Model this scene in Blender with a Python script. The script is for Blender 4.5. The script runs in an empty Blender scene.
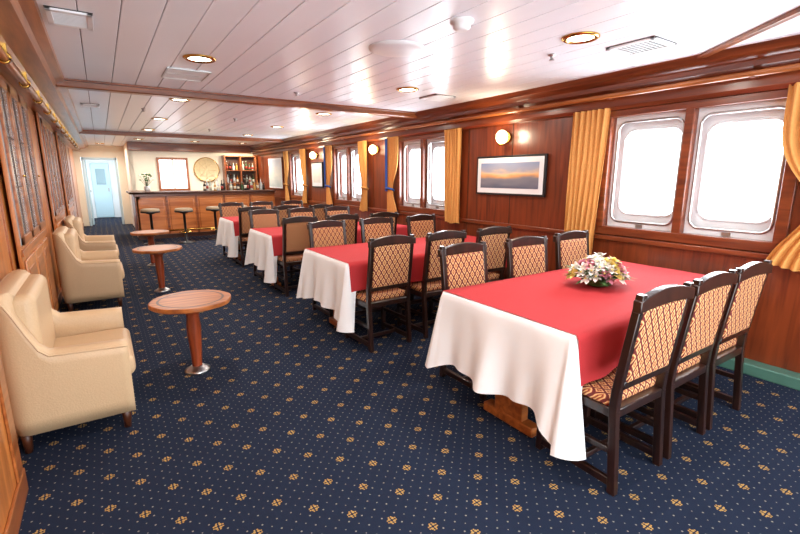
import bpy, bmesh, math, random
from mathutils import Vector, Matrix
random.seed(7)
S=bpy.context.scene
try:
    S.view_settings.view_transform='Standard'
    S.view_settings.exposure=0.5
except Exception as e: print(e)

# ---------------------------------------------------------------- materials
def lin(c):
    return tuple((x/255/12.92 if x/255<=0.04045 else ((x/255+0.055)/1.055)**2.4) for x in c)+(1,)
def newmat(n):
    m=bpy.data.materials.new(n); m.use_nodes=True
    return m,m.node_tree.nodes,m.node_tree.links,m.node_tree.nodes['Principled BSDF']
def plain(n,c,rough=0.5,metal=0,emit=0,spec=0.5,bump=0,bscale=200,coat=0,var=0.0):
    m,N,L,b=newmat(n)
    b.inputs['Base Color'].default_value=lin(c); b.inputs['Roughness'].default_value=rough
    b.inputs['Metallic'].default_value=metal; b.inputs['Specular IOR Level'].default_value=spec
    b.inputs['Coat Weight'].default_value=coat
    if emit:
        b.inputs['Emission Color'].default_value=lin(c); b.inputs['Emission Strength'].default_value=emit
    tc=N.new('ShaderNodeTexCoord'); t=N.new('ShaderNodeTexNoise'); t.inputs['Scale'].default_value=bscale
    L.new(tc.outputs['Object'],t.inputs['Vector'])
    if var:
        mx=N.new('ShaderNodeMix'); mx.data_type='RGBA'
        mx.inputs['A'].default_value=lin(tuple(x*(1-var) for x in c)); mx.inputs['B'].default_value=lin(c)
        L.new(t.outputs['Fac'],mx.inputs['Factor']); L.new(mx.outputs['Result'],b.inputs['Base Color'])
    if bump:
        bp=N.new('ShaderNodeBump'); bp.inputs['Strength'].default_value=bump; bp.inputs['Distance'].default_value=0.01
        L.new(t.outputs['Fac'],bp.inputs['Height']); L.new(bp.outputs['Normal'],b.inputs['Normal'])
    return m
def wood(n,c1,c2,axis='z',scale=3,rough=0.3,coat=0.25):
    m,N,L,b=newmat(n)
    tc=N.new('ShaderNodeTexCoord'); mp=N.new('ShaderNodeMapping')
    s={'x':(0.7,9,9),'y':(9,0.7,9),'z':(9,9,0.7)}[axis]
    mp.inputs['Scale'].default_value=s
    L.new(tc.outputs['Object'],mp.inputs['Vector'])
    t=N.new('ShaderNodeTexNoise'); t.inputs['Scale'].default_value=scale; t.inputs['Detail'].default_value=6; t.inputs['Distortion'].default_value=0.6
    L.new(mp.outputs['Vector'],t.inputs['Vector'])
    r=N.new('ShaderNodeValToRGB'); r.color_ramp.elements[0].position=0.3; r.color_ramp.elements[1].position=0.72
    r.color_ramp.elements[0].color=lin(c1); r.color_ramp.elements[1].color=lin(c2)
    L.new(t.outputs['Fac'],r.inputs['Fac']); L.new(r.outputs['Color'],b.inputs['Base Color'])
    b.inputs['Roughness'].default_value=rough; b.inputs['Coat Weight'].default_value=coat; b.inputs['Coat Roughness'].default_value=0.15
    return m
def M(N,L,op,a,b=None):
    n=N.new('ShaderNodeMath'); n.operation=op
    for i,v in enumerate((a,b)):
        if v is None: continue
        if isinstance(v,(int,float)): n.inputs[i].default_value=v
        else: L.new(v,n.inputs[i])
    return n.outputs[0]
def VM(N,L,op,a,b=None,out=0):
    n=N.new('ShaderNodeVectorMath'); n.operation=op
    for i,v in enumerate((a,b)):
        if v is None: continue
        if isinstance(v,tuple): n.inputs[i].default_value=v
        else: L.new(v,n.inputs[i])
    return n.outputs['Value'] if op=='LENGTH' else n.outputs[0]
def mixc(N,L,f,a,b):
    mx=N.new('ShaderNodeMix'); mx.data_type='RGBA'
    L.new(f,mx.inputs['Factor'])
    for k,v in (('A',a),('B',b)):
        if isinstance(v,tuple): mx.inputs[k].default_value=v
        else: L.new(v,mx.inputs[k])
    return mx.outputs['Result']
def carpet():
    m,N,L,b=newmat('carpet_navy_rosette')
    tc=N.new('ShaderNodeTexCoord'); P=tc.outputs['Object']
    P=VM(N,L,'MULTIPLY',P,(1,1,0))
    def cell(size,off=(0,0,0)):
        v=VM(N,L,'ADD',P,off); v=VM(N,L,'MULTIPLY',v,(1/size,1/size,0)); v=VM(N,L,'FRACTION',v)
        v=VM(N,L,'SUBTRACT',v,(0.5,0.5,0)); return VM(N,L,'MULTIPLY',v,(size,size,0))
    def lt(v,r): return M(N,L,'LESS_THAN',VM(N,L,'LENGTH',v),r)
    d1=lt(cell(0.065),0.0042); d2=lt(cell(0.065,(0.0325,0.0325,0)),0.003)
    mot=None
    clear=None
    for off in ((0,0,0),(0.13,0.13,0)):
        c=cell(0.26,off)
        a=VM(N,L,'ABSOLUTE',c)
        p=lt(VM(N,L,'SUBTRACT',a,(0.0085,0.0085,0)),0.0062)
        p2=lt(VM(N,L,'SUBTRACT',a,(0.019,0.006,0)),0.0038); p3=lt(VM(N,L,'SUBTRACT',a,(0.006,0.019,0)),0.0038)
        q=M(N,L,'MAXIMUM',p,M(N,L,'MAXIMUM',p2,p3)); cl=lt(c,0.032)
        mot=q if mot is None else M(N,L,'MAXIMUM',mot,q)
        clear=cl if clear is None else M(N,L,'MAXIMUM',clear,cl)
    t=N.new('ShaderNodeTexNoise'); t.inputs['Scale'].default_value=350; L.new(tc.outputs['Object'],t.inputs['Vector'])
    base=mixc(N,L,t.outputs['Fac'],lin((20,26,42)),lin((38,48,68)))
    dots=M(N,L,'MULTIPLY',M(N,L,'MAXIMUM',d1,d2),M(N,L,'SUBTRACT',1.0,clear))
    c=mixc(N,L,dots,base,lin((128,126,118)))
    c=mixc(N,L,mot,c,lin((168,134,78)))
    L.new(c,b.inputs['Base Color']); b.inputs['Roughness'].default_value=0.95; b.inputs['Specular IOR Level'].default_value=0.1
    bp=N.new('ShaderNodeBump'); bp.inputs['Strength'].default_value=0.3; bp.inputs['Distance'].default_value=0.005
    L.new(t.outputs['Fac'],bp.inputs['Height']); L.new(bp.outputs['Normal'],b.inputs['Normal'])
    return m
def diamond():
    m,N,L,b=newmat('diamond_upholstery')
    tc=N.new('ShaderNodeTexCoord'); sp=N.new('ShaderNodeSeparateXYZ'); L.new(tc.outputs['Object'],sp.inputs[0])
    bb=M(N,L,'ADD',sp.outputs[1],sp.outputs[2])
    s=1/0.072
    u=M(N,L,'MULTIPLY',M(N,L,'ADD',M(N,L,'MULTIPLY',sp.outputs[0],1.35),bb),s)
    v=M(N,L,'MULTIPLY',M(N,L,'SUBTRACT',M(N,L,'MULTIPLY',sp.outputs[0],1.35),bb),s)
    def tri(x):
        f=M(N,L,'FRACT',x); return M(N,L,'ABSOLUTE',M(N,L,'SUBTRACT',f,0.5))
    d=M(N,L,'MAXIMUM',tri(u),tri(v))
    r=N.new('ShaderNodeValToRGB'); r.color_ramp.interpolation='CONSTANT'
    e=r.color_ramp.elements; e[0].position=0; e[0].color=lin((214,166,104)); e[1].position=0.08; e[1].color=lin((128,38,24))
    for p,c in ((0.18,(180,110,60)),(0.25,(220,182,126)),(0.35,(150,62,36)),(0.40,(92,22,18))):
        k=e.new(p); k.color=lin(c)
    L.new(d,r.inputs['Fac']); L.new(r.outputs['Color'],b.inputs['Base Color']); b.inputs['Roughness'].default_value=0.8
    return m

WR=wood('mahogany_wall',(90,36,16),(134,60,28),'z',2.5,0.32)
WRX=wood('mahogany_trim_y',(86,36,18),(136,66,34),'y',2.5,0.28)
WL=wood('cherry_panel',(164,92,40),(212,134,68),'z',2.2,0.3)
WLY=wood('cherry_trim_y',(126,66,28),(178,104,52),'y',2.5,0.28)
WLX=wood('cherry_beam_x',(104,50,24),(160,88,44),'x',2.5,0.28)
WD=wood('dark_chair_wood',(22,12,9),(50,26,18),'z',3,0.28,0.4)
WT=wood('walnut_table',(128,66,24),(184,108,48),'x',3,0.42,0.0)
WTD=plain('inlay_dark_wood',(80,38,18),0.4,var=.2,bscale=30)
WB=wood('bar_front_wood',(164,88,40),(206,126,66),'x',1.6,0.3)
CARP=carpet(); DIA=diamond()
CEIL=plain('ceiling_white_panel',(246,249,255),0.27,spec=0.4,var=.02,bscale=2)
GAP=plain('ceiling_gap_grey',(120,118,122),0.8,var=.1)
WHITE=plain('white_painted_steel',(234,236,238),0.4,var=.04,bscale=4)
FRAMEW=plain('grey_white_window_frame',(226,228,230),0.4,var=.05,bscale=6)
CREAM=plain('cream_wall_paint',(246,238,218),0.6,var=.05,bscale=2)
CLOTH=plain('white_tablecloth',(240,240,240),0.85,spec=.2,bump=.15,bscale=300,var=.02)
RED=plain('red_tablecloth',(188,54,58),0.8,spec=.2,bump=.15,bscale=300,var=.08)
LEATH=plain('beige_leather',(204,172,134),0.45,bump=.12,bscale=120,var=.06)
BRASS=plain('brass',(206,160,80),0.25,1.0,var=.1)
STEEL=plain('brushed_steel',(190,190,190),0.3,1.0,var=.1)
BLACK=plain('black_metal',(24,24,26),0.4,var=.1)
GOLD=plain('gold_curtain_fabric',(224,160,84),0.75,bump=.1,bscale=60,var=.12)
BLUEF=plain('blue_tieback',(40,84,160),0.7,var=.1)
GREEN=plain('green_deck_paint',(78,120,104),0.5,var=.15,bscale=10)
GLASSD=plain('cabinet_glass',(176,180,180),0.06,spec=0.9,var=.3,bscale=3)
LAMPG=plain('lamp_glow_glass',(255,236,196),0.4,emit=4)
LIGHTE=plain('downlight_glow',(255,244,220),0.4,emit=8)
BLUEW=plain('pale_blue_paint',(196,224,236),0.5,var=.05,bscale=3)
STOOL=plain('stool_leather_tan',(150,128,100),0.5,var=.1)

# ---------------------------------------------------------------- mesh builder
class MB:
    def __init__(s): s.bm=bmesh.new(); s.mats=[]
    def mi(s,m):
        if m not in s.mats: s.mats.append(m)
        return s.mats.index(m)
    def _fin(s,vs,m,smooth=False):
        i=s.mi(m); fs=set()
        for v in vs:
            for f in v.link_faces: fs.add(f)
        for f in fs: f.material_index=i; f.smooth=smooth
    def box(s,x0,x1,y0,y1,z0,z1,m,bev=0,seg=2,rot=None):
        r=bmesh.ops.create_cube(s.bm,size=1.0); vs=r['verts']
        mat=Matrix.Translation(((x0+x1)/2,(y0+y1)/2,(z0+z1)/2))
        if rot is not None: mat=mat@rot
        mat=mat@Matrix.Diagonal((x1-x0,y1-y0,z1-z0,1))
        bmesh.ops.transform(s.bm,matrix=mat,verts=vs)
        s._fin(vs,m)
        if bev:
            es=list({e for v in vs for e in v.link_edges})
            i=s.mi(m)
            r=bmesh.ops.bevel(s.bm,geom=es,offset=bev,segments=seg,affect='EDGES',profile=0.5)
            for f in r['faces']: f.material_index=i; f.smooth=True
    def cyl(s,c,z0,z1,r1,m,r2=None,seg=24,axis='z',smooth=True):
        r2=r1 if r2 is None else r2
        r=bmesh.ops.create_cone(s.bm,cap_ends=True,segments=seg,radius1=r1,radius2=r2,depth=z1-z0); vs=r['verts']
        mat=Matrix.Translation((0,0,(z0+z1)/2))
        if axis=='x': mat=Matrix.Rotation(math.pi/2,4,'Y')@mat
        if axis=='y': mat=Matrix.Rotation(-math.pi/2,4,'X')@mat
        mat=Matrix.Translation(c)@mat
        bmesh.ops.transform(s.bm,matrix=mat,verts=vs); s._fin(vs,m)
        for v in vs:
            for f in v.link_faces:
                if len(f.verts)==4: f.smooth=smooth
    def sph(s,c,r,m,sc=(1,1,1),u=16,v=10):
        q=bmesh.ops.create_uvsphere(s.bm,u_segments=u,v_segments=v,radius=r)['verts']
        bmesh.ops.transform(s.bm,matrix=Matrix.Translation(c)@Matrix.Diagonal((*sc,1)),verts=q); s._fin(q,m,True)
    def lathe(s,c,prof,m,seg=24,mat=None):
        rings=[]
        for r,z in prof:
            ring=[]
            for k in range(seg):
                a=2*math.pi*k/seg; p=Vector((r*math.cos(a),r*math.sin(a),z))
                if mat is not None: p=mat@p
                ring.append(s.bm.verts.new(p+Vector(c)))
            rings.append(ring)
        i=s.mi(m)
        for a,b in zip(rings,rings[1:]):
            for k in range(seg):
                f=s.bm.faces.new((a[k],a[(k+1)%seg],b[(k+1)%seg],b[k])); f.material_index=i; f.smooth=True
        for ring,fl in ((rings[0],True),(rings[-1],False)):
            try:
                f=s.bm.faces.new(ring[::-1] if fl else ring); f.material_index=i
            except: pass
    def prism(s,poly,axis,a0,a1,m,bev=0,xf=None):
        def P(t,p):
            v={'x':(t,p[0],p[1]),'y':(p[0],t,p[1]),'z':(p[0],p[1],t)}[axis]; v=Vector(v)
            return xf@v if xf is not None else v
        A=[s.bm.verts.new(P(a0,p)) for p in poly]; B=[s.bm.verts.new(P(a1,p)) for p in poly]
        i=s.mi(m); n=len(poly); fs=[s.bm.faces.new(A[::-1]),s.bm.faces.new(B)]
        for k in range(n): fs.append(s.bm.faces.new((A[k],A[(k+1)%n],B[(k+1)%n],B[k])))
        for f in fs: f.material_index=i
        bmesh.ops.recalc_face_normals(s.bm,faces=fs)
        if bev:
            es=list({e for f in fs for e in f.edges})
            r=bmesh.ops.bevel(s.bm,geom=es,offset=bev,segments=2,affect='EDGES',profile=0.5)
            for f in r['faces']: f.material_index=i; f.smooth=True
    def tube(s,pts,r,m,seg=8,closed=False):
        i=s.mi(m); rings=[]; n=len(pts); pts=[Vector(p) for p in pts]
        for k,p in enumerate(pts):
            if closed: d=pts[(k+1)%n]-pts[k-1]
            else: d=(pts[min(k+1,n-1)]-pts[max(k-1,0)])
            d.normalize(); up=Vector((0,0,1)) if abs(d.z)<0.9 else Vector((1,0,0))
            a=d.cross(up).normalized(); b=a.cross(d)
            rings.append([s.bm.verts.new(p+a*r*math.cos(2*math.pi*j/seg)+b*r*math.sin(2*math.pi*j/seg)) for j in range(seg)])
        for k in range(n if closed else n-1):
            A=rings[k];B=rings[(k+1)%n]
            for j in range(seg):
                f=s.bm.faces.new((A[j],A[(j+1)%seg],B[(j+1)%seg],B[j])); f.material_index=i; f.smooth=True
        if not closed:
            s.bm.faces.new(rings[0][::-1]).material_index=i; s.bm.faces.new(rings[-1]).material_index=i
    def grid(s,rows,m,closed=False,smooth=True):
        i=s.mi(m); R=[[s.bm.verts.new(p) for p in r] for r in rows]
        n=len(R[0])
        for a,b in zip(R,R[1:]):
            for k in range(n if closed else n-1):
                f=s.bm.faces.new((a[k],a[(k+1)%n],b[(k+1)%n],b[k])); f.material_index=i; f.smooth=smooth
        return R
    def mesh(s,name):
        me=bpy.data.meshes.new(name); s.bm.normal_update(); s.bm.to_mesh(me); s.bm.free()
        for m in s.mats: me.materials.append(m)
        return me
    def obj(s,name,loc=(0,0,0),rz=0,parent=None):
        o=bpy.data.objects.new(name,s.mesh(name)); S.collection.objects.link(o); o.location=loc; o.rotation_euler=(0,0,rz)
        if parent: o.parent=parent
        return o
def inst(me,name,loc,rz=0):
    o=bpy.data.objects.new(name,me); S.collection.objects.link(o); o.location=loc; o.rotation_euler=(0,0,rz); return o

# ---------------------------------------------------------------- dimensions
XR=4.1; XL=-0.58; H=2.4; YN=-1.6; YF=14.3; YD=16.5
b=MB(); b.box(XL-.3,XR+.3,YN,YD+3.2,-.1,0,CARP); b.obj('floor')
b=MB()
b.box(XL-.3,XR+.3,YN,YD+.2,H+.02,H+.12,GAP)
x=-0.2
while x<XR-.01:
    b.box(x+.003,min(x+.197,XR),YN,YD,H,H+.021,CEIL,bev=.003,seg=1); x+=.2
b.obj('ceiling')
# ---- right wall with openings
wins=[(1.13,2.54,2),(4.9,6.15,2),(7.4,8.6,2),(10.3,11.2,1)]
Z0,Z1=1.0,2.06
b=MB()
b.box(XR,XR+.2,YN,YD,0,Z0,WR); b.box(XR,XR+.2,YN,YD,Z1,H+.02,WR)
ys=[YN]+[v for w in wins for v in w[:2]]+[YD]
for i in range(0,len(ys),2): b.box(XR,XR+.2,ys[i],ys[i+1],Z0,Z1,WR)
for y in (.55,2.95,3.75,4.5,6.5,7.0,9.0,9.9,11.6,13.5):
    b.box(XR-.006,XR,y-.006,y+.006,.1,2.1,WTD)
b.obj('wall_right')
b=MB()
b.box(XR-.03,XR,YN,YF,.885,.93,WRX,bev=.006); b.obj('trim_1')
b=MB()
b.box(XR-.13,XR,YN,YF,0,.09,GREEN,bev=.01); b.obj('baseboard_right')
b=MB()
b.prism([(XR,2.10),(XR-.05,2.10),(XR-.07,2.13),(XR-.07,2.24),(XR-.13,2.27),(XR-.13,2.31),(XR-.2,2.35),(XR-.22,2.40),(XR,2.40)],'y',YN,YF,WRX)
b.obj('cornice_trim_right')
b=MB()
b.tube([(XR-.14,y,2.215) for y in (YN,4,8,YF)],.022,WLY,10)
y=.3
while y<14:
    b.box(XR-.15,XR-.07,y-.02,y+.02,2.19,2.24,WRX,bev=.004); y+=1.1
b.obj('handrail_right')
# windows
def rrect(y0,y1,z0,z1,r,n=6):
    pts=[];cor=[]
    for (cy,cz,a0,c) in ((y1-r,z1-r,0,(1,1)),(y0+r,z1-r,90,(0,1)),(y0+r,z0+r,180,(0,0)),(y1-r,z0+r,270,(1,0))):
        for k in range(n+1):
            a=math.radians(a0+90*k/n); pts.append((cy+r*math.cos(a),cz+r*math.sin(a))); cor.append(c)
    return pts,cor
wi=0; LIGHTS=[]
for (y0,y1,n) in wins:
    wi+=1
    b=MB()
    for (a,c,d,e) in ((y0-.05,y1+.05,Z1-.02,Z1+.04),(y0-.05,y1+.05,Z0-.06,Z0+.02),(y0-.05,y0+.03,Z0,Z1),(y1-.03,y1+.05,Z0,Z1)):
        b.box(XR-.03,XR+.03,a,c,d,e,WRX,bev=.006)
    b.box(XR+.03,XR+.2,y0,y1,Z0-.005,Z0+.02,WR); b.box(XR+.03,XR+.2,y0,y1,Z1-.02,Z1+.005,WR)
    b.box(XR+.03,XR+.2,y0-.005,y0+.03,Z0,Z1,WR); b.box(XR+.03,XR+.2,y1-.03,y1+.005,Z0,Z1,WR)
    ww=(y1-y0)/n
    for k in range(n):
        a=y0+k*ww+.035; c=y0+(k+1)*ww-.035
        if k: b.box(XR-.025,XR+.12,y0+k*ww-.035,y0+k*ww+.035,Z0,Z1,WRX,bev=.006)
        for (xx,ins,iz,r,mt,th) in ((XR+.05,.03,.05,.08,FRAMEW,.02),(XR+.13,.055,.12,.10,FRAMEW,.03)):
            ip,cor=rrect(a+ins,c-ins,Z0+.02+iz,Z1-.02-iz,r)
            op=[((c if q[0] else a),(Z1-.02 if q[1] else Z0+.02)) for q in cor]
            b.grid([[(xx,*p) for p in op],[(xx,*p) for p in ip],[(xx+th,*p) for p in ip]],mt,closed=True,smooth=False)
            b.tube([(xx-.004,*p) for p in ip],.010,STEEL if ins<.05 else FRAMEW,8,closed=True)
        b.box(XR+.04,XR+.055,(a+c)/2-.03,(a+c)/2+.03,Z0+.025,Z0+.055,STEEL)
        LIGHTS.append(((a+c)/2,c-a))
    b.obj('window_%d'%wi)
for (yc,w) in LIGHTS:
    l=bpy.data.lights.new('daylight','AREA'); l.shape='RECTANGLE'; l.size=Z1-Z0+.2; l.size_y=w+.1
    l.energy=32*w/.6; l.color=(0.90,0.95,1.0)
    o=bpy.data.objects.new('daylight_lamp',l); S.collection.objects.link(o); o.location=(XR+.46,yc,(Z0+Z1)/2-.05)
    o.rotation_euler=(0,math.radians(112),0)
def curtain(name,y0,y1,zb,anchor,tie=True,blue=False):
    b=MB(); W=y1-y0; n=72; rows=[]
    nz=22
    for j in range(nz+1):
        zz=2.12-(2.12-zb)*j/nz
        wf=1-.5*math.exp(-((zz-1.28)/.28)**2) if tie else 1-.12*(2.1-zz)
        row=[]
        for k in range(n+1):
            s=k/n
            if anchor>0: yy=y1-(1-s)*W*wf
            else: yy=y0+s*W*wf
            amp=.022+.008*math.sin(zz*3)
            row.append((XR-.08+amp*math.sin(s*2*math.pi*6.5)+.006*math.sin(s*31+zz*4),yy,zz+.01*math.sin(s*9)*(j==nz)))
        rows.append(row)
    b.grid(rows,GOLD)
    if tie:
        wf=.52
        a,c=(y1-W*wf,y1) if anchor>0 else (y0,y0+W*wf)
        pts=[(XR-.08-.05*math.cos(t),(a+c)/2+(c-a)/2*1.05*math.sin(t),1.28+.02*math.cos(t)) for t in [2*math.pi*q/24 for q in range(24)]]
        b.tube(pts,.018,BLUEF if blue else GOLD,8,closed=True)
    if blue:
        e0,e1=((y0,y0+.07) if anchor<0 else (y1-.07,y1))
        b.grid([[(XR-.118+.008*math.sin(q*1.6),e0+(e1-e0)*q/8,z) for q in range(9)] for z in (2.1,1.9,1.6,1.25)],BLUEF)
    b.obj(name)
curtain('curtain',2.5,2.9,.58,1,tie=False)
curtain('curtain',.74,1.2,.85,-1)
curtain('curtain',4.58,4.93,.86,-1,tie=False)
curtain('curtain',6.1,6.42,.86,1,blue=True)
curtain('curtain',7.12,7.42,.86,-1)
curtain('curtain',8.58,8.88,.86,1,blue=True)
curtain('curtain',10.02,10.32,.86,-1)
curtain('curtain',11.18,11.45,.86,1)
def picture(name,y0,y1,z0,z1,art,mar=.07,x=XR,fm=BLACK):
    b=MB(); f=.025
    b.box(x-.04,x-.01,y0,y1,z0,z1,fm,bev=.004)
    b.box(x-.043,x-.039,y0+f,y1-f,z0+f,z1-f,WHITE)
    b.box(x-.046,x-.042,y0+f+mar,y1-f-mar,z0+f+mar,z1-f-mar,art)
    return b.obj(name)
def artmat(n,stops,z0=0,z1=1):
    m,N,L,bb=newmat(n)
    tc=N.new('ShaderNodeTexCoord'); sp=N.new('ShaderNodeSeparateXYZ'); L.new(tc.outputs['Object'],sp.inputs[0])
    mr=N.new('ShaderNodeMapRange'); mr.inputs[1].default_value=z0; mr.inputs[2].default_value=z1; L.new(sp.outputs[2],mr.inputs[0])
    mp=N.new('ShaderNodeMapping'); mp.inputs['Scale'].default_value=(1,1,4); L.new(tc.outputs['Object'],mp.inputs['Vector'])
    t=N.new('ShaderNodeTexNoise'); t.inputs['Scale'].default_value=3; L.new(mp.outputs['Vector'],t.inputs['Vector'])
    v=M(N,L,'ADD',mr.outputs[0],M(N,L,'MULTIPLY',M(N,L,'SUBTRACT',t.outputs['Fac'],.5),.5))
    r=N.new('ShaderNodeValToRGB'); e=r.color_ramp.elements
    e[0].position=stops[0][0]; e[0].color=lin(stops[0][1]); e[1].position=stops[-1][0]; e[1].color=lin(stops[-1][1])
    for p,c in stops[1:-1]: k=e.new(p); k.color=lin(c)
    L.new(v,r.inputs['Fac']); L.new(r.outputs['Color'],bb.inputs['Base Color']); bb.inputs['Roughness'].default_value=.3
    return m
ART=artmat('seascape_print',[(0,(92,98,116)),(.32,(128,126,134)),(.46,(214,156,100)),(.58,(226,192,146)),(.72,(160,162,178)),(1,(130,152,186))],z0=1.35,z1=1.67)
picture('framed_seascape_picture',3.22,4.3,1.27,1.74,ART,.06)
ART2=artmat('pale_print',[(0,(180,190,190)),(.5,(225,222,210)),(1,(200,210,220))],z0=1.2,z1=1.9)
picture('framed_print',9.15,9.75,1.25,1.8,ART2,.08)
picture('framed_chart',11.75,12.9,1.15,2.0,ART2,.03,fm=WRX)
def sconce():
    b=MB()
    b.cyl((0,0,0),-.03,-.001,.06,BRASS,axis='x',seg=24)
    b.tube([(-.02,0,0),(-.06,0,-.02),(-.09,0,-.05)],.01,BRASS)
    b.sph((-.10,0,.0),.07,LAMPG,(1,1,1.15))
    b.cyl((-.10,0,0),-.10,-.075,.035,BRASS); b.tube([(-.10+.072*math.cos(t),.072*math.sin(t),0) for t in [q*math.pi/10 for q in range(20)]],.005,BRASS,6,closed=True)
    return b.mesh('wall_sconce')
sm=sconce()
for y,z in ((3.83,1.95),(6.85,1.95),(9.5,1.95)):
    inst(sm,'wall_sconce',(XR,y,z))
    l=bpy.data.lights.new('sconce_bulb','POINT'); l.energy=9; l.color=(1,.84,.60); l.shadow_soft_size=.08
    o=bpy.data.objects.new('sconce_bulb',l); S.collection.objects.link(o); o.location=(XR-.26,y,z+.02)

# ---- left wall
b=MB()
b.box(XL-.2,XL,YN,YD,0,H+.02,WL)
for y in (3.35,4.0,6.0,7.0,8.9,9.9,11.8,12.8,14.0):
    b.box(XL-.001,XL+.01,y-.02,y+.02,.1,2.2,WLY)
b.obj('wall_left')
b=MB(); b.box(XL-.02,-.475,YN,2.585,0,2.26,WL,bev=.01); b.box(-.475,-.46,YN,2.585,0,.12,WLY,bev=.004)
b.box(-.475,-.462,2.45,2.56,.12,2.26,WLY,bev=.004); b.obj('wall_left_pilaster')
b=MB(); b.box(XL,XL+.018,2.59,YD,0,.1,WLY,bev=.004); b.obj('baseboard_left')
b=MB()
b.prism([(XL,2.26),(-.40,2.26),(-.38,2.29),(-.26,2.31),(-.24,2.35),(-.18,2.37),(-.17,2.42),(XL,2.42)],'y',YN,YD,WLY)
b.obj('cornice_trim_left')
b=MB(); b.tube([(-.40,y,2.20) for y in (YN,4,9,14)],.022,WLY,10)
y=1.0
while y<14:
    b.tube([(-.40+.03*math.cos(t),y,2.20+.03*math.sin(t)) for t in [q*math.pi/6 for q in range(12)]],.010,BRASS,6,closed=True)
    b.box(-.42,-.38,y-.012,y+.012,2.2,2.28,BRASS); y+=.9
b.obj('handrail_left')
def cabinet(y0,y1,nd):
    b=MB(); X0,X1=XL+.02,XL+.045
    b.box(X0,X1,y0,y1,0,2.255,WL,bev=.006)
    b.box(X1,X1+.012,y0,y1,.92,.97,WLY,bev=.003); b.box(X1,X1+.01,y0,y1,0,.1,WTD)
    w=(y1-y0-.08)/nd
    for k in range(nd):
        a=y0+.04+k*w+.01; c=a+w-.02
        b.box(X1,X1+.006,a,c,1.0,2.2,GLASSD)
        for (p,q,r,s_) in ((a,a+.06,1.0,2.2),(c-.06,c,1.0,2.2),(a,c,1.0,1.06),(a,c,2.13,2.2)):
            b.box(X1,X1+.02,p,q,r,s_,WLY,bev=.004)
        m=(a+c)/2
        b.box(X1,X1+.012,m-.006,m+.006,1.06,2.13,WTD)
        for zz in (1.42,1.78): b.box(X1,X1+.010,a+.05,c-.05,zz-.005,zz+.005,WTD)
        b.box(X1,X1+.014,a,c,.13,.88,WL,bev=.006); b.box(X1+.01,X1+.018,a+.07,c-.07,.2,.81,WLY,bev=.006)
        b.sph((X1+.025,(c-.025 if k%2==0 else a+.025),1.5),.01,BRASS)
    b.obj('display_cabinet')
cabinet(4.15,5.85,3); cabinet(7.1,8.8,3); cabinet(10.0,11.7,3)

for y in (5.5,11.2):
    b=MB(); b.box(-.25,XR-.1,y-.06,y+.06,2.325,2.405,WLX,bev=.012)
    b.box(-.25,XR-.1,y-.09,y+.09,2.38,2.402,WLX,bev=.006); b.obj('ceiling_beam')
b=MB()
d=Vector((4.0-3.1,1.85-.75,0)); ang=math.atan2(d.y,d.x)
b.box(3.55-.75,3.55+.75,1.3-.025,1.3+.025,2.372,2.402,WLX,bev=.006)
o=b.obj('ceiling_trim_diagonal')
for v in o.data.vertices:
    p=Vector((v.co.x-3.55,v.co.y-1.3,0)); p.rotate(Matrix.Rotation(ang,3,'Z')); v.co.x=3.55+p.x; v.co.y=1.3+p.y
b=MB(); r=.085
b.lathe((0,0,0),[(r+.035,0),(r+.035,-.008),(r+.02,-.016),(r,-.012),(r,-.002)],BRASS,28)
b.cyl((0,0,0),-.006,-.003,r,LIGHTE,seg=24)
dm=b.mesh('recessed_downlight')
for x,y in ((.75,3.94),(2.75,1.97),(2.81,4.07),(.9,6.1),(2.85,6.3),(.9,8.3),(2.85,8.4),(.9,10.3),(2.85,10.4),(.9,13),(2.2,13.1),(3.4,13),(.1,15.3),(.75,1.2),(.75,-.6),(2.75,-.4)):
    inst(dm,'recessed_downlight',(x,y,H))
    l=bpy.data.lights.new('downlight_bulb','AREA'); l.shape='DISK'; l.size=.16; l.energy=(12 if y<9 else 24); l.color=(1,.92,.82); l.spread=math.radians(170)  # bulbs towards the bar end added and strengthened to brighten it
    o=bpy.data.objects.new('downlight_bulb',l); S.collection.objects.link(o); o.location=(x,y,H-.02)
def vent(name,x,y,sx,sy,n=9):
    b=MB()
    b.box(-sx,sx,-sy,sy,-.006,-.001,BLACK)
    for (a,c,d,e) in ((-sx,sx,-sy,-sy+.03),(-sx,sx,sy-.03,sy),(-sx,-sx+.03,-sy,sy),(sx-.03,sx,-sy,sy)):
        b.box(a,c,d,e,-.018,-.002,WHITE,bev=.003)
    for k in range(n):
        yy=-sy+.03+(2*sy-.06)*(k+.5)/n
        b.box(-sx+.03,sx-.03,yy-.004,yy+.004,-.016,-.008,WHITE)
    b.obj(name,(x,y,H))
vent('ceiling_vent',3.27,1.85,.15,.17); vent('ceiling_vent',3.37,4.27,.15,.15); vent('ceiling_vent',-.04,3.38,.11,.15); vent('ceiling_vent',.0,7.2,.1,.12)
b=MB(); b.lathe((0,0,0),[(.2,0),(.2,-.008),(.17,-.02),(.05,-.022)],WHITE,32); b.obj('ceiling_speaker',(1.88,2.86,H))
b=MB(); b.lathe((0,0,0),[(.07,0),(.07,-.015),(.05,-.02),(.05,-.045),(.03,-.06)],WHITE,24); b.obj('smoke_detector',(1.88,2.16,H))
b=MB(); b.box(-.17,.17,-.22,.22,-.006,-.001,WHITE,bev=.002)
for s_ in (-1,1): b.box(-.17,.17,s_*.22-.006,s_*.22+.006,-.009,-.001,STEEL); b.box(s_*.17-.006,s_*.17+.006,-.22,.22,-.009,-.001,STEEL)
b.box(-.17,.17,-.004,.004,-.008,-.001,STEEL); b.obj('ceiling_access_panel',(.75,4.62,H))
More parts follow.
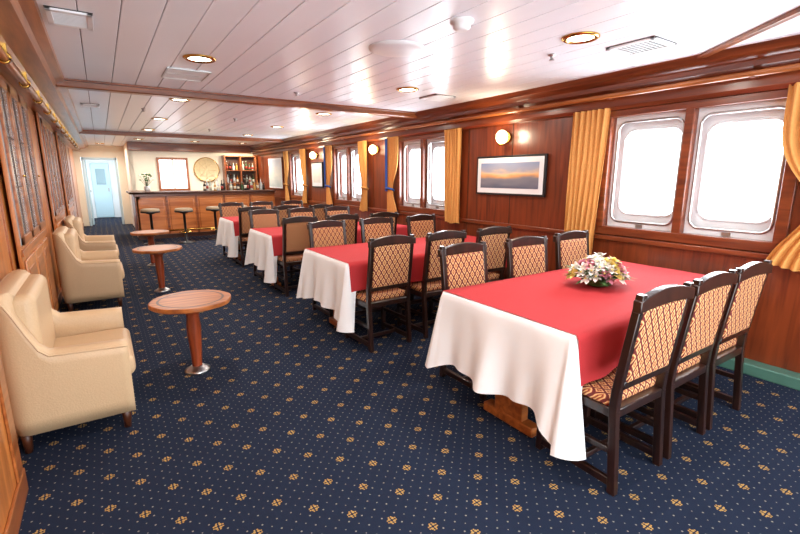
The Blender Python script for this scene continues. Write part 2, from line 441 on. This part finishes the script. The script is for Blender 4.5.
for x,y in ((2.95,2.35),(1.9,4.9),(1.9,7.6),(.6,7.2),(1.9,9.6)):
    b=MB(); b.lathe((0,0,0),[(.03,0),(.03,-.01),(.012,-.014),(.012,-.035),(.022,-.038),(.02,-.042)],STEEL,16); b.obj('sprinkler_head',(x,y,H))

# ---- far end
b=MB(); b.box(.7,XR,YF,YF+.1,0,H+.02,CREAM); b.box(.7,.8,YF,YD,0,H+.02,CREAM); b.obj('wall_back_bar')
b=MB(); b.box(XL,-.42,YD,YD+.1,0,H+.02,CREAM); b.box(.5,.8,YD,YD+.1,0,H+.02,CREAM); b.box(-.42,.5,YD,YD+.1,2.05,H+.02,CREAM); b.obj('wall_back')
b=MB(); b.box(-.6,-.45,YD+.12,YD+3,0,2.3,WHITE); b.box(.55,.7,YD+.12,YD+3,0,2.3,WHITE); b.box(-.6,.7,YD+3,YD+3.1,0,2.3,WHITE); b.box(-.6,.7,YD+.12,YD+3.1,2.3,2.4,WHITE)
b.obj('wall_corridor')
l=bpy.data.lights.new('corridor_bulb','AREA'); l.size=.5; l.energy=34; l.color=(.9,.97,1)
o=bpy.data.objects.new('corridor_bulb',l); S.collection.objects.link(o); o.location=(.05,YD+1.4,2.28)
b=MB(); b.box(-.25,.3,YD+2.95,YD+2.99,.02,1.95,BLUEW,bev=.01); b.box(-.12,.17,YD+2.93,YD+2.95,1.2,1.75,plain('door_porthole_glass',(120,150,160),.1)); b.box(.2,.24,YD+2.91,YD+2.95,.95,1.08,STEEL)
b.obj('door_2')
b=MB()
for (a,c,d,e) in ((-.41,-.35,0,2.04),(.43,.49,0,2.04),(-.41,.49,1.98,2.04)): b.box(a,c,YD-.03,YD+.09,d,e,BLUEW,bev=.005)
b.box(-.34,-.30,YD+.1,YD+.85,.02,1.97,BLUEW,bev=.005); b.box(-.30,-.27,YD+.7,YD+.78,1.0,1.06,STEEL)
b.obj('door_1')
b=MB(); b.box(.7,XR,YF-.1,YF-.001,2.18,2.4,WLX,bev=.01); b.obj('trim_2')
b=MB(); x0,x1=1.42,2.1; z0,z1=1.15,1.95
for (a,c,d,e) in ((x0-.06,x1+.06,z1,z1+.06),(x0-.06,x1+.06,z0-.06,z0),(x0-.06,x0,z0,z1),(x1,x1+.06,z0,z1)): b.box(a,c,YF-.04,YF-.001,d,e,WLY,bev=.005)
b.box(x0,x1,YF-.012,YF-.006,z0,z1,plain('bright_window_glass',(245,248,255),.1,emit=1.4))
b.box((x0+x1)/2-.02,(x0+x1)/2+.02,YF-.03,YF-.01,z0,z1,CREAM); b.obj('window_5')
b=MB()
WH=plain('pale_gilt_relief',(226,204,160),.45,var=.15,bscale=14)
ry=Matrix.Rotation(math.pi/2,3,'X')
b.lathe((0,0,0),[(.36,0),(.36,.03),(.33,.045),(.30,.03),(.29,.02),(.01,.025)],WH,40,mat=ry)
b.tube([(.345*math.cos(a),-.04,.345*math.sin(a)) for a in [q*math.pi/20 for q in range(40)]],.014,BRASS,8,closed=True)
b.tube([(.2*math.cos(a),-.03,.2*math.sin(a)) for a in [q*math.pi/20 for q in range(40)]],.006,WH,8,closed=True)
for k in range(8):
    a=k*math.pi/4; b.tube([(r*math.cos(a),-.03,r*math.sin(a)) for r in (.04,.12,.2,.27)],.007,WH,8)
b.obj('round_wall_plaque',(2.65,YF-.003,1.68))
def bottle(b,x,y,z,h,r,m,cap,lab=None):
    b.lathe((x,y,z),[(r*.9,0),(r,.01),(r,h*.52),(r*.8,h*.6),(r*.33,h*.70),(r*.3,h*.93)],m,10)
    b.cyl((x,y,z),h*.93,h,r*.38,cap,seg=10)
    if lab: b.lathe((x,y,z),[(r*1.03,h*.15),(r*1.03,h*.42)],lab,10)
BM=[plain('bottle_'+n,c,.1,var=.1) for n,c in (('green',(50,84,50)),('amber',(180,108,44)),('clear',(206,214,216)),('pale',(190,196,180)),('dark',(40,30,26)),('gold',(204,156,80)),('brown',(110,62,34)))]
LAB=[plain('label_cream',(234,226,204),.6,var=.05),plain('label_red',(160,50,40),.6,var=.05),None]
b=MB(); x0,x1=3.1,4.05
b.box(x0,x1,YF-.03,YF-.001,.0,2.1,WTD); b.box(x0,x0+.04,YF-.3,YF-.001,0,2.1,WLX,bev=.004); b.box(x1-.04,x1,YF-.3,YF-.001,0,2.1,WLX,bev=.004)
b.box((x0+x1)/2-.015,(x0+x1)/2+.015,YF-.3,YF-.001,.9,2.1,WLX)
for z in (.9,1.28,1.66,2.08): b.box(x0,x1,YF-.3,YF-.001,z-.012,z+.012,WLX,bev=.003)
b.box(x0,x1,YF-.35,YF-.001,0,.88,WLX,bev=.005); b.obj('back_bar_shelf')
l=bpy.data.lights.new('shelf_striplight','AREA'); l.shape='RECTANGLE'; l.size=.9; l.size_y=.04; l.energy=10; l.color=(1,.86,.6)
o=bpy.data.objects.new('shelf_striplight',l); S.collection.objects.link(o); o.location=(3.57,YF-.42,2.12); o.rotation_euler=(math.radians(20),0,0)
b=MB()
for z in (.913,1.293,1.673):
    x=x0+.1
    while x<x1-.06:
        if abs(x-(x0+x1)/2)>.06: bottle(b,x,YF-.17+random.uniform(-.02,.02),z,random.uniform(.2,.31),.03,random.choice(BM),random.choice(BM),random.choice(LAB))
        x+=.094
b.obj('shelf_liquor_bottles')
BY=12.2
b=MB(); x0,x1=.62,XR-.14
b.box(x0,x1,BY,BY+.12,0,1.08,WB,bev=.008); b.box(x0,x0+.12,BY,BY+1.2,0,1.08,WB,bev=.008)
w=(x1-x0)/5
for k in range(5):
    b.box(x0+k*w+.06,x0+(k+1)*w-.06,BY-.015,BY+.01,.18,.95,WB,bev=.012)
    b.box(x0+k*w-.02 if k else x0,x0+k*w+.03,BY-.022,BY+.01,.1,1.05,WLX,bev=.004)
b.box(x0-.01,x1,BY-.03,BY+.02,0,.1,WTD,bev=.004)
b.box(x0-.1,x1,BY-.16,BY+.42,1.08,1.13,WTD,bev=.015); b.box(x0-.1,x0+.42,BY-.16,BY+1.25,1.081,1.131,WTD,bev=.015)
b.box(x0-.02,x1,BY-.05,BY,1.02,1.08,WLX,bev=.006)
b.tube([(x0,BY-.14,.2),(x1,BY-.14,.2)],.02,BRASS,10)
for k in range(6): b.tube([(x0+.1+k*.64,BY-.14,.2),(x0+.1+k*.64,BY,.2)],.012,BRASS)
b.obj('bar_counter')
b=MB(); x=2.2
while x<3.75:
    bottle(b,x,BY+.18+random.uniform(-.08,.08),1.132,random.uniform(.2,.32),.034,random.choice(BM),random.choice(BM),random.choice(LAB)); x+=.085
b.obj('counter_liquor_bottles')
b=MB(); b.lathe((0,0,0),[(.05,0),(.07,.05),(.06,.12),(.055,.12)],WHITE,16)
LG=plain('leaf_green',(84,124,62),.6,var=.3); 
for k in range(26):
    a=random.uniform(0,6.28); r=random.uniform(.03,.16); z=.2+random.uniform(0,.22)
    b.tube([(0,0,.1),(r*.5*math.cos(a),r*.5*math.sin(a),z*.7),(r*math.cos(a),r*math.sin(a),z)],.004,LG,5)
    b.sph((r*math.cos(a),r*math.sin(a),z),.03,LG if k%3 else CREAM,(1,1,.5),8,6)
b.obj('potted_plant',(.95,BY+.6,1.132))
b=MB()
b.lathe((0,0,0),[(.2,0),(.2,.012),(.05,.03),(.028,.06),(.028,.66),(.09,.68),(.1,.7)],BLACK,20)
b.lathe((0,0,0),[(.17,.7),(.185,.715),(.19,.75),(.18,.78),(.14,.79),(.02,.792)],STOOL,24)
b.lathe((0,0,0),[(.192,.70),(.196,.70),(.196,.735),(.192,.735)],BLACK,24)
b.tube([(.14*math.cos(t),.14*math.sin(t),.25) for t in [q*math.pi/10 for q in range(20)]],.01,BRASS,6,closed=True)
for k in range(4):
    a=k*math.pi/2; b.tube([(0.02*math.cos(a),.02*math.sin(a),.25),(.14*math.cos(a),.14*math.sin(a),.25)],.008,BRASS,6)
stm=b.mesh('bar_stool')
for x,y in ((.85,11.3),(1.5,11.1),(2.2,11.3),(2.8,11.4)): inst(stm,'bar_stool',(x,y,0))

# ---------------------------------------------------------------- dining chair
b=MB()
post=[(-.05,0),(-.012,0),(.022,.42),(.018,.52),(-.048,1.0),(-.083,1.0),(-.022,.52),(-.018,.42)]
for sx in (-1,1):
    b.prism(post,'x',sx*.205-.018,sx*.205+.018,WD,bev=.004)
    b.box(sx*.205-.018,sx*.205+.018,.385,.421,0,.43,WD,bev=.004)
    b.box(sx*.205-.014,sx*.205+.014,-.03,.40,.035,.075,WD,bev=.004)
    b.box(sx*.205-.012,sx*.205+.012,0,.40,.2,.23,WD,bev=.003)
b.box(-.2,.2,.17,.195,.04,.07,WD,bev=.003); b.box(-.2,.2,.39,.415,.2,.235,WD,bev=.003)
b.box(-.222,.222,-.015,.422,.385,.432,WD,bev=.006)
b.box(-.215,.215,.02,.425,.425,.48,DIA,bev=.022,seg=3)
b.prism([(.014,.565),(-.032,.93),(-.078,.93),(-.034,.565)],'x',-.186,.186,DIA,bev=.012)
top=[(-.235+.47*k/14, .975+.035*math.sin(math.pi*k/14)) for k in range(15)]
bot=[(.235-.47*k/14, .92+.015*math.sin(math.pi*k/14)) for k in range(15)]
b.prism(top+bot,'y',-.085,-.045,WD,bev=.005)
b.box(-.2,.2,-.03,.008,.535,.575,WD,bev=.005)
chm=b.mesh('dining_chair')

# ---------------------------------------------------------------- dining tables with cloths
def table(x0,x1,y0,y1,seed):
    rnd=random.Random(seed); ph=rnd.uniform(0,6); zt=.75
    e=bpy.data.objects.new('dining_table',None); S.collection.objects.link(e)
    b=MB()
    b.box(x0+.01,x1-.01,y0+.01,y1-.01,.71,.742,WT,bev=.005)
    yc=(y0+y1)/2
    for xx in (x0+.16,x1-.4):
        b.box(xx-.03,xx+.03,yc-.11,yc+.11,.05,.71,WT,bev=.006); b.box(xx-.04,xx+.04,yc-.2,yc+.2,0,.06,WT,bev=.01); b.box(xx-.04,xx+.04,yc-.3,yc+.3,.66,.71,WT,bev=.006)
    b.box(x0+.16,x1-.4,yc-.02,yc+.02,.3,.4,WT,bev=.005)
    b.obj('trestle',parent=e)
    def side_off(x,dd):
        k=math.exp(-((x-x0)/.08)**2)
        return .008+dd*(.05+.10*k)+dd*.05*math.sin(x*17+ph)
    def end_off(y,dd):
        return .008+dd*(.09)+dd*.07*math.sin(y*13+ph*2)+dd*dd*.12*math.sin(y*27+ph)
    r=.02
    P=[]
    n=46
    for k in range(n+1): y=y1-r-(y1-y0-2*r)*k/n; P.append((x0,y,-1,0,'e',y))
    for k in range(1,9):
        a=math.pi+math.pi/2*k/9; P.append((x0+r+r*math.cos(a),y0+r+r*math.sin(a),math.cos(a),math.sin(a),'c',0))
    n2=90
    for k in range(n2+1): x=x0+r+(x1-x0-2*r)*(k/n2)**1.3; P.append((x,y0,0,-1,'s',x))
    for k in range(1,4):
        a=-math.pi/2+math.pi/2*k/4; P.append((x1-r+r*math.cos(a),y0+r+r*math.sin(a),math.cos(a),math.sin(a),'r',0))
    for k in range(n//2+1): y=y0+r+(y1-y0-2*r)*k/(n//2); P.append((x1,y,1,0,'r',y))
    for k in range(1,4):
        a=math.pi/2*k/4; P.append((x1-r+r*math.cos(a),y1-r+r*math.sin(a),math.cos(a),math.sin(a),'r',0))
    for k in range(n2+1): x=x0+r+(x1-x0-2*r)*(1-k/n2)**1.3; P.append((x,y1,0,1,'s',x))
    for k in range(1,9):
        a=math.pi/2+math.pi/2*k/9; P.append((x0+r+r*math.cos(a),y1-r+r*math.sin(a),math.cos(a),math.sin(a),'c',1))
    b=MB(); rows=[]
    NR=12
    for j in range(NR+1):
        row=[]
        for (px,py,nx,ny,kd,c) in P:
            if kd=='e':
                q=abs(c-yc)/((y1-y0)/2); D=.47+(.11 if c<yc else .05)*q**5+.02*math.sin(c*9+ph)*(1-q**5)
            elif kd=='c': D=.585 if c==0 else .52
            elif kd=='s': D=.21+(.375 if ny<0 else .31)*math.exp(-(max(0,c-x0-.02)/.035)**2)
            else: D=.2
            dd=D*j/NR
            if kd=='e': o=end_off(c,dd); q=abs(c-yc)/((y1-y0)/2); o=o*(1-q**6)+q**6*(.008+dd*.13)
            elif kd=='c': o=.008+dd*.2
            elif kd=='s': o=side_off(c,dd)
            else: o=.008+dd*.04
            if j==0: o=0
            row.append((px+nx*o,py+ny*o,zt-(dd if j else 0)))
        rows.append(row)
    R=b.grid(rows,CLOTH,closed=True)
    f=b.bm.faces.new(R[0]); f.material_index=0
    bmesh.ops.recalc_face_normals(b.bm,faces=b.bm.faces[:])
    b.obj('white_cloth',parent=e)
    b=MB(); rows=[]; xa=x0+.012; xb=x1-.005
    for i in range(71):
        x=xa+(xb-xa)*i/70; row=[]
        D=.25+.01*math.sin(x*5+ph)
        for j in range(10,0,-1):
            dd=D*j/10; row.append((x+ (0.0),y1+side_off(x,dd)+.008,zt+.004-dd))
        row.append((x,y1+.003,zt+.004))
        for j in range(1,12): row.append((x,y1-(y1-y0)*j/12,zt+.005+.0012*math.sin(x*7+j)))
        row.append((x,y0-.003,zt+.004))
        for j in range(1,11):
            dd=D*j/10; row.append((x,y0-side_off(x,dd)-.008,zt+.004-dd))
        rows.append(row)
    b.grid(rows,RED); b.obj('red_overlay_cloth',parent=e)
TY=[(1.2,2.2),(3.38,4.36),(5.55,6.5),(7.7,8.65)]
TX=[(1.8,3.8),(1.7,3.85),(1.72,3.85),(1.76,3.85)]
for i,((x0,x1),(y0,y1)) in enumerate(zip(TX,TY)): table(x0,x1,y0,y1,i)
rr=random.Random(3)
NEAR=[[2.09,2.6,3.1],[2.0,2.6,3.22],[2.02,2.62,3.25],[2.04,2.62,3.25]]
FAR=[[2.22,2.9,3.55],[2.08,2.75,3.42],[2.02,2.62,3.25],[2.04,2.62,3.25]]
for i,(y0,y1) in enumerate(TY):
    for x in NEAR[i]: inst(chm,'dining_chair',(x,y0-.19+(rr.uniform(-.02,.02) if i else 0),0),rr.uniform(-.03,.03))
    for x in FAR[i]: inst(chm,'dining_chair',(x,y1+.2+rr.uniform(-.02,.02),0),math.pi+rr.uniform(-.05,.05))

# ---------------------------------------------------------------- flowers
b=MB()
PK=plain('petal_pink',(232,150,170),.6,var=.2,bscale=40); PW=plain('petal_white',(250,246,238),.6,var=.06,bscale=40); PY=plain('petal_cream_yellow',(240,214,120),.6,var=.1); 
def leaf(b,c,d,L_,w,m,cup=.3):
    d=d.normalized(); up=Vector((0,0,1)) if abs(d.z)<.9 else Vector((1,0,0))
    s=d.cross(up).normalized(); u=s.cross(d).normalized()
    rows=[]
    for k in range(6):
        t=k/5; ww=w*math.sin(math.pi*min(1,t*.92+.06))
        p=c+d*L_*t+u*cup*L_*(t*t-.2*t)*-.6
        rows.append([p-s*ww+u*ww*.3,p,p+s*ww+u*ww*.3])
    b.grid(rows,m)
rf=random.Random(11)
NFL=52
for k in range(NFL):
    a=k*2.39996; el=math.asin(.12+.85*(k+.5)/NFL); R_=rf.uniform(.85,1.05)
    c=Vector((.19*math.cos(a)*math.cos(el)*R_,.16*math.sin(a)*math.cos(el)*R_,.04+.15*math.sin(el)*R_))
    n=Vector((math.cos(a)*math.cos(el),math.sin(a)*math.cos(el),math.sin(el)+.3)).normalized()
    m=rf.choice((PW,PW,PK,PY,PW,PK))
    t1=n.orthogonal().normalized(); t2=n.cross(t1)
    for q in range(6):
        an=q*math.pi/3+k; dd=(t1*math.cos(an)+t2*math.sin(an))*.8+n*.6
        leaf(b,c,dd,.052,.017,m)
    for q in range(5):
        an=q*1.257+k; dd=(t1*math.cos(an)+t2*math.sin(an))*.4+n*.9
        leaf(b,c,dd,.034,.012,m)
    b.sph(c+n*.02,.007,PY,(1,1,1),8,6)
for k in range(60):
    a=rf.uniform(0,6.28); d=Vector((math.cos(a),math.sin(a),rf.uniform(0.05,.9)))
    leaf(b,Vector((.09*math.cos(a),.08*math.sin(a),.05)),d,rf.uniform(.11,.18),.016,LG,.3)
b.sph((0,0,.06),.1,LG,(1.3,1.1,.55),16,10)
b.lathe((0,0,0),[(.06,.0),(.09,.01),(.09,.03),(.05,.05)],LG,16)
b.obj('flower_bouquet',(2.8,1.72,.758))

# ---------------------------------------------------------------- side tables
b=MB()
def octo(r,n=64):
    pts=[]
    for k in range(n):
        a=2*math.pi*k/n; q=1+.012*math.cos(8*a)
        pts.append((r*q*math.cos(a),r*q*math.sin(a)))
    return pts
b.prism(octo(.285),'z',.548,.582,WT,bev=.006)
ro=[(.235*math.cos(2*math.pi*k/48),.235*math.sin(2*math.pi*k/48),.5828) for k in range(48)]
ri=[(.218*math.cos(2*math.pi*k/48),.218*math.sin(2*math.pi*k/48),.5828) for k in range(48)]
b.grid([ro,ri],WTD,closed=True)
b.lathe((0,0,0),[(.13,.52),(.15,.548)],WTD,24)
b.lathe((0,0,0),[(.04,.03),(.036,.06),(.05,.30),(.052,.36),(.045,.45),(.06,.50),(.13,.52)],wood('post_red_wood',(110,44,20),(150,66,32),'z'),24)
b.lathe((0,0,0),[(.095,0),(.095,.012),(.075,.022),(.05,.04),(.042,.045)],STEEL,28)
stb=b.mesh('round_side_table')
for x,y in ((.474,3.585),(.525,6.5),(.6,8.5)): inst(stb,'round_side_table',(x,y,0))

# ---------------------------------------------------------------- armchair (faces +X)
def armchair():
    e=MB()
    W=.86; D=.58; T=.10
    path=[]; r=.10
    def add(x,y,nx,ny): path.append((x,y,nx,ny))
    for k in range(13): add(D-(D-r)*k/12,-W/2,0,-1)
    for k in range(1,7):
        a=-math.pi/2-math.pi/2*k/6; add(r+r*math.cos(a),-W/2+r+r*math.sin(a),math.cos(a),math.sin(a))
    for k in range(1,8): add(0,-W/2+r+(W-2*r)*k/8,-1,0)
    for k in range(0,7):
        a=math.pi-math.pi/2*k/6; add(r+r*math.cos(a),W/2-r+r*math.sin(a),math.cos(a),math.sin(a))
    for k in range(1,13): add(r+(D-r)*k/12,W/2,0,1)
    rows=[]
    for (x,y,nx,ny) in path:
        t=min(1,max(0,(.22-x)/.19)); t=t*t*(3-2*t)
        fr=max(0,(x-.2)/(D-.2))
        zt=.575-.02*fr+.33*t
        th=T*(1+.1*t); fl=.014*(1-t)
        o=lambda z,out:(x+nx*min(out,0),y+ny*out,z)
        rows.append([o(.115,-.015),o(.2,-.004),o(zt*.6,0),o(zt-.07,fl),o(zt-.02,fl),o(zt,-.02),o(zt,-th+.03),o(zt-.025,-th),o(zt-.1,-th),o(.35,-th+.005),o(.13,-th),])
    R=e.grid(rows,LEATH,closed=True)
    for row in (R[0],R[-1]):
        f=e.bm.faces.new(row); f.material_index=0
    bmesh.ops.recalc_face_normals(e.bm,faces=e.bm.faces[:])
    e.box(.06,D-.01,-W/2+.08,W/2-.08,.125,.31,LEATH,bev=.015)
    e.box(.1,D+.03,-W/2+T-.005,W/2-T+.005,.30,.43,LEATH,bev=.045,seg=4)
    e.box(.05,.19,-W/2+T-.01,W/2-T+.01,.40,.88,LEATH,bev=.05,seg=4)
    for sx in (.06,D-.05):
        for sy in (-1,1): e.cyl((sx,sy*(W/2-.06),0),0,.135,.018,WTD,r2=.028,seg=12)
    e.tube([(p[4][0],p[4][1],p[4][2]+.001) for p in rows],.005,LEATH,6)
    return e.mesh('tub_armchair')
am=armchair()
for x,y in ((-.555,3.33),(-.495,6.35),(-.495,8.15)): inst(am,'tub_armchair',(x,y,0))

# ---------------------------------------------------------------- world & camera
w=bpy.data.worlds.new('daylight_fill_world'); S.world=w; w.use_nodes=True
w.node_tree.nodes['Background'].inputs[0].default_value=(.88,.95,1,1); w.node_tree.nodes['Background'].inputs[1].default_value=5.0  # strong sky also enters the open near end as added room fill
cam=bpy.data.cameras.new('camera'); cam.sensor_width=36; cam.lens=441/800*36; cam.clip_start=.05
co=bpy.data.objects.new('camera',cam); S.collection.objects.link(co); co.location=(0,0,1.5)
co.rotation_euler=(math.radians(90-11.66),0,math.radians(-33.7)); S.camera=co
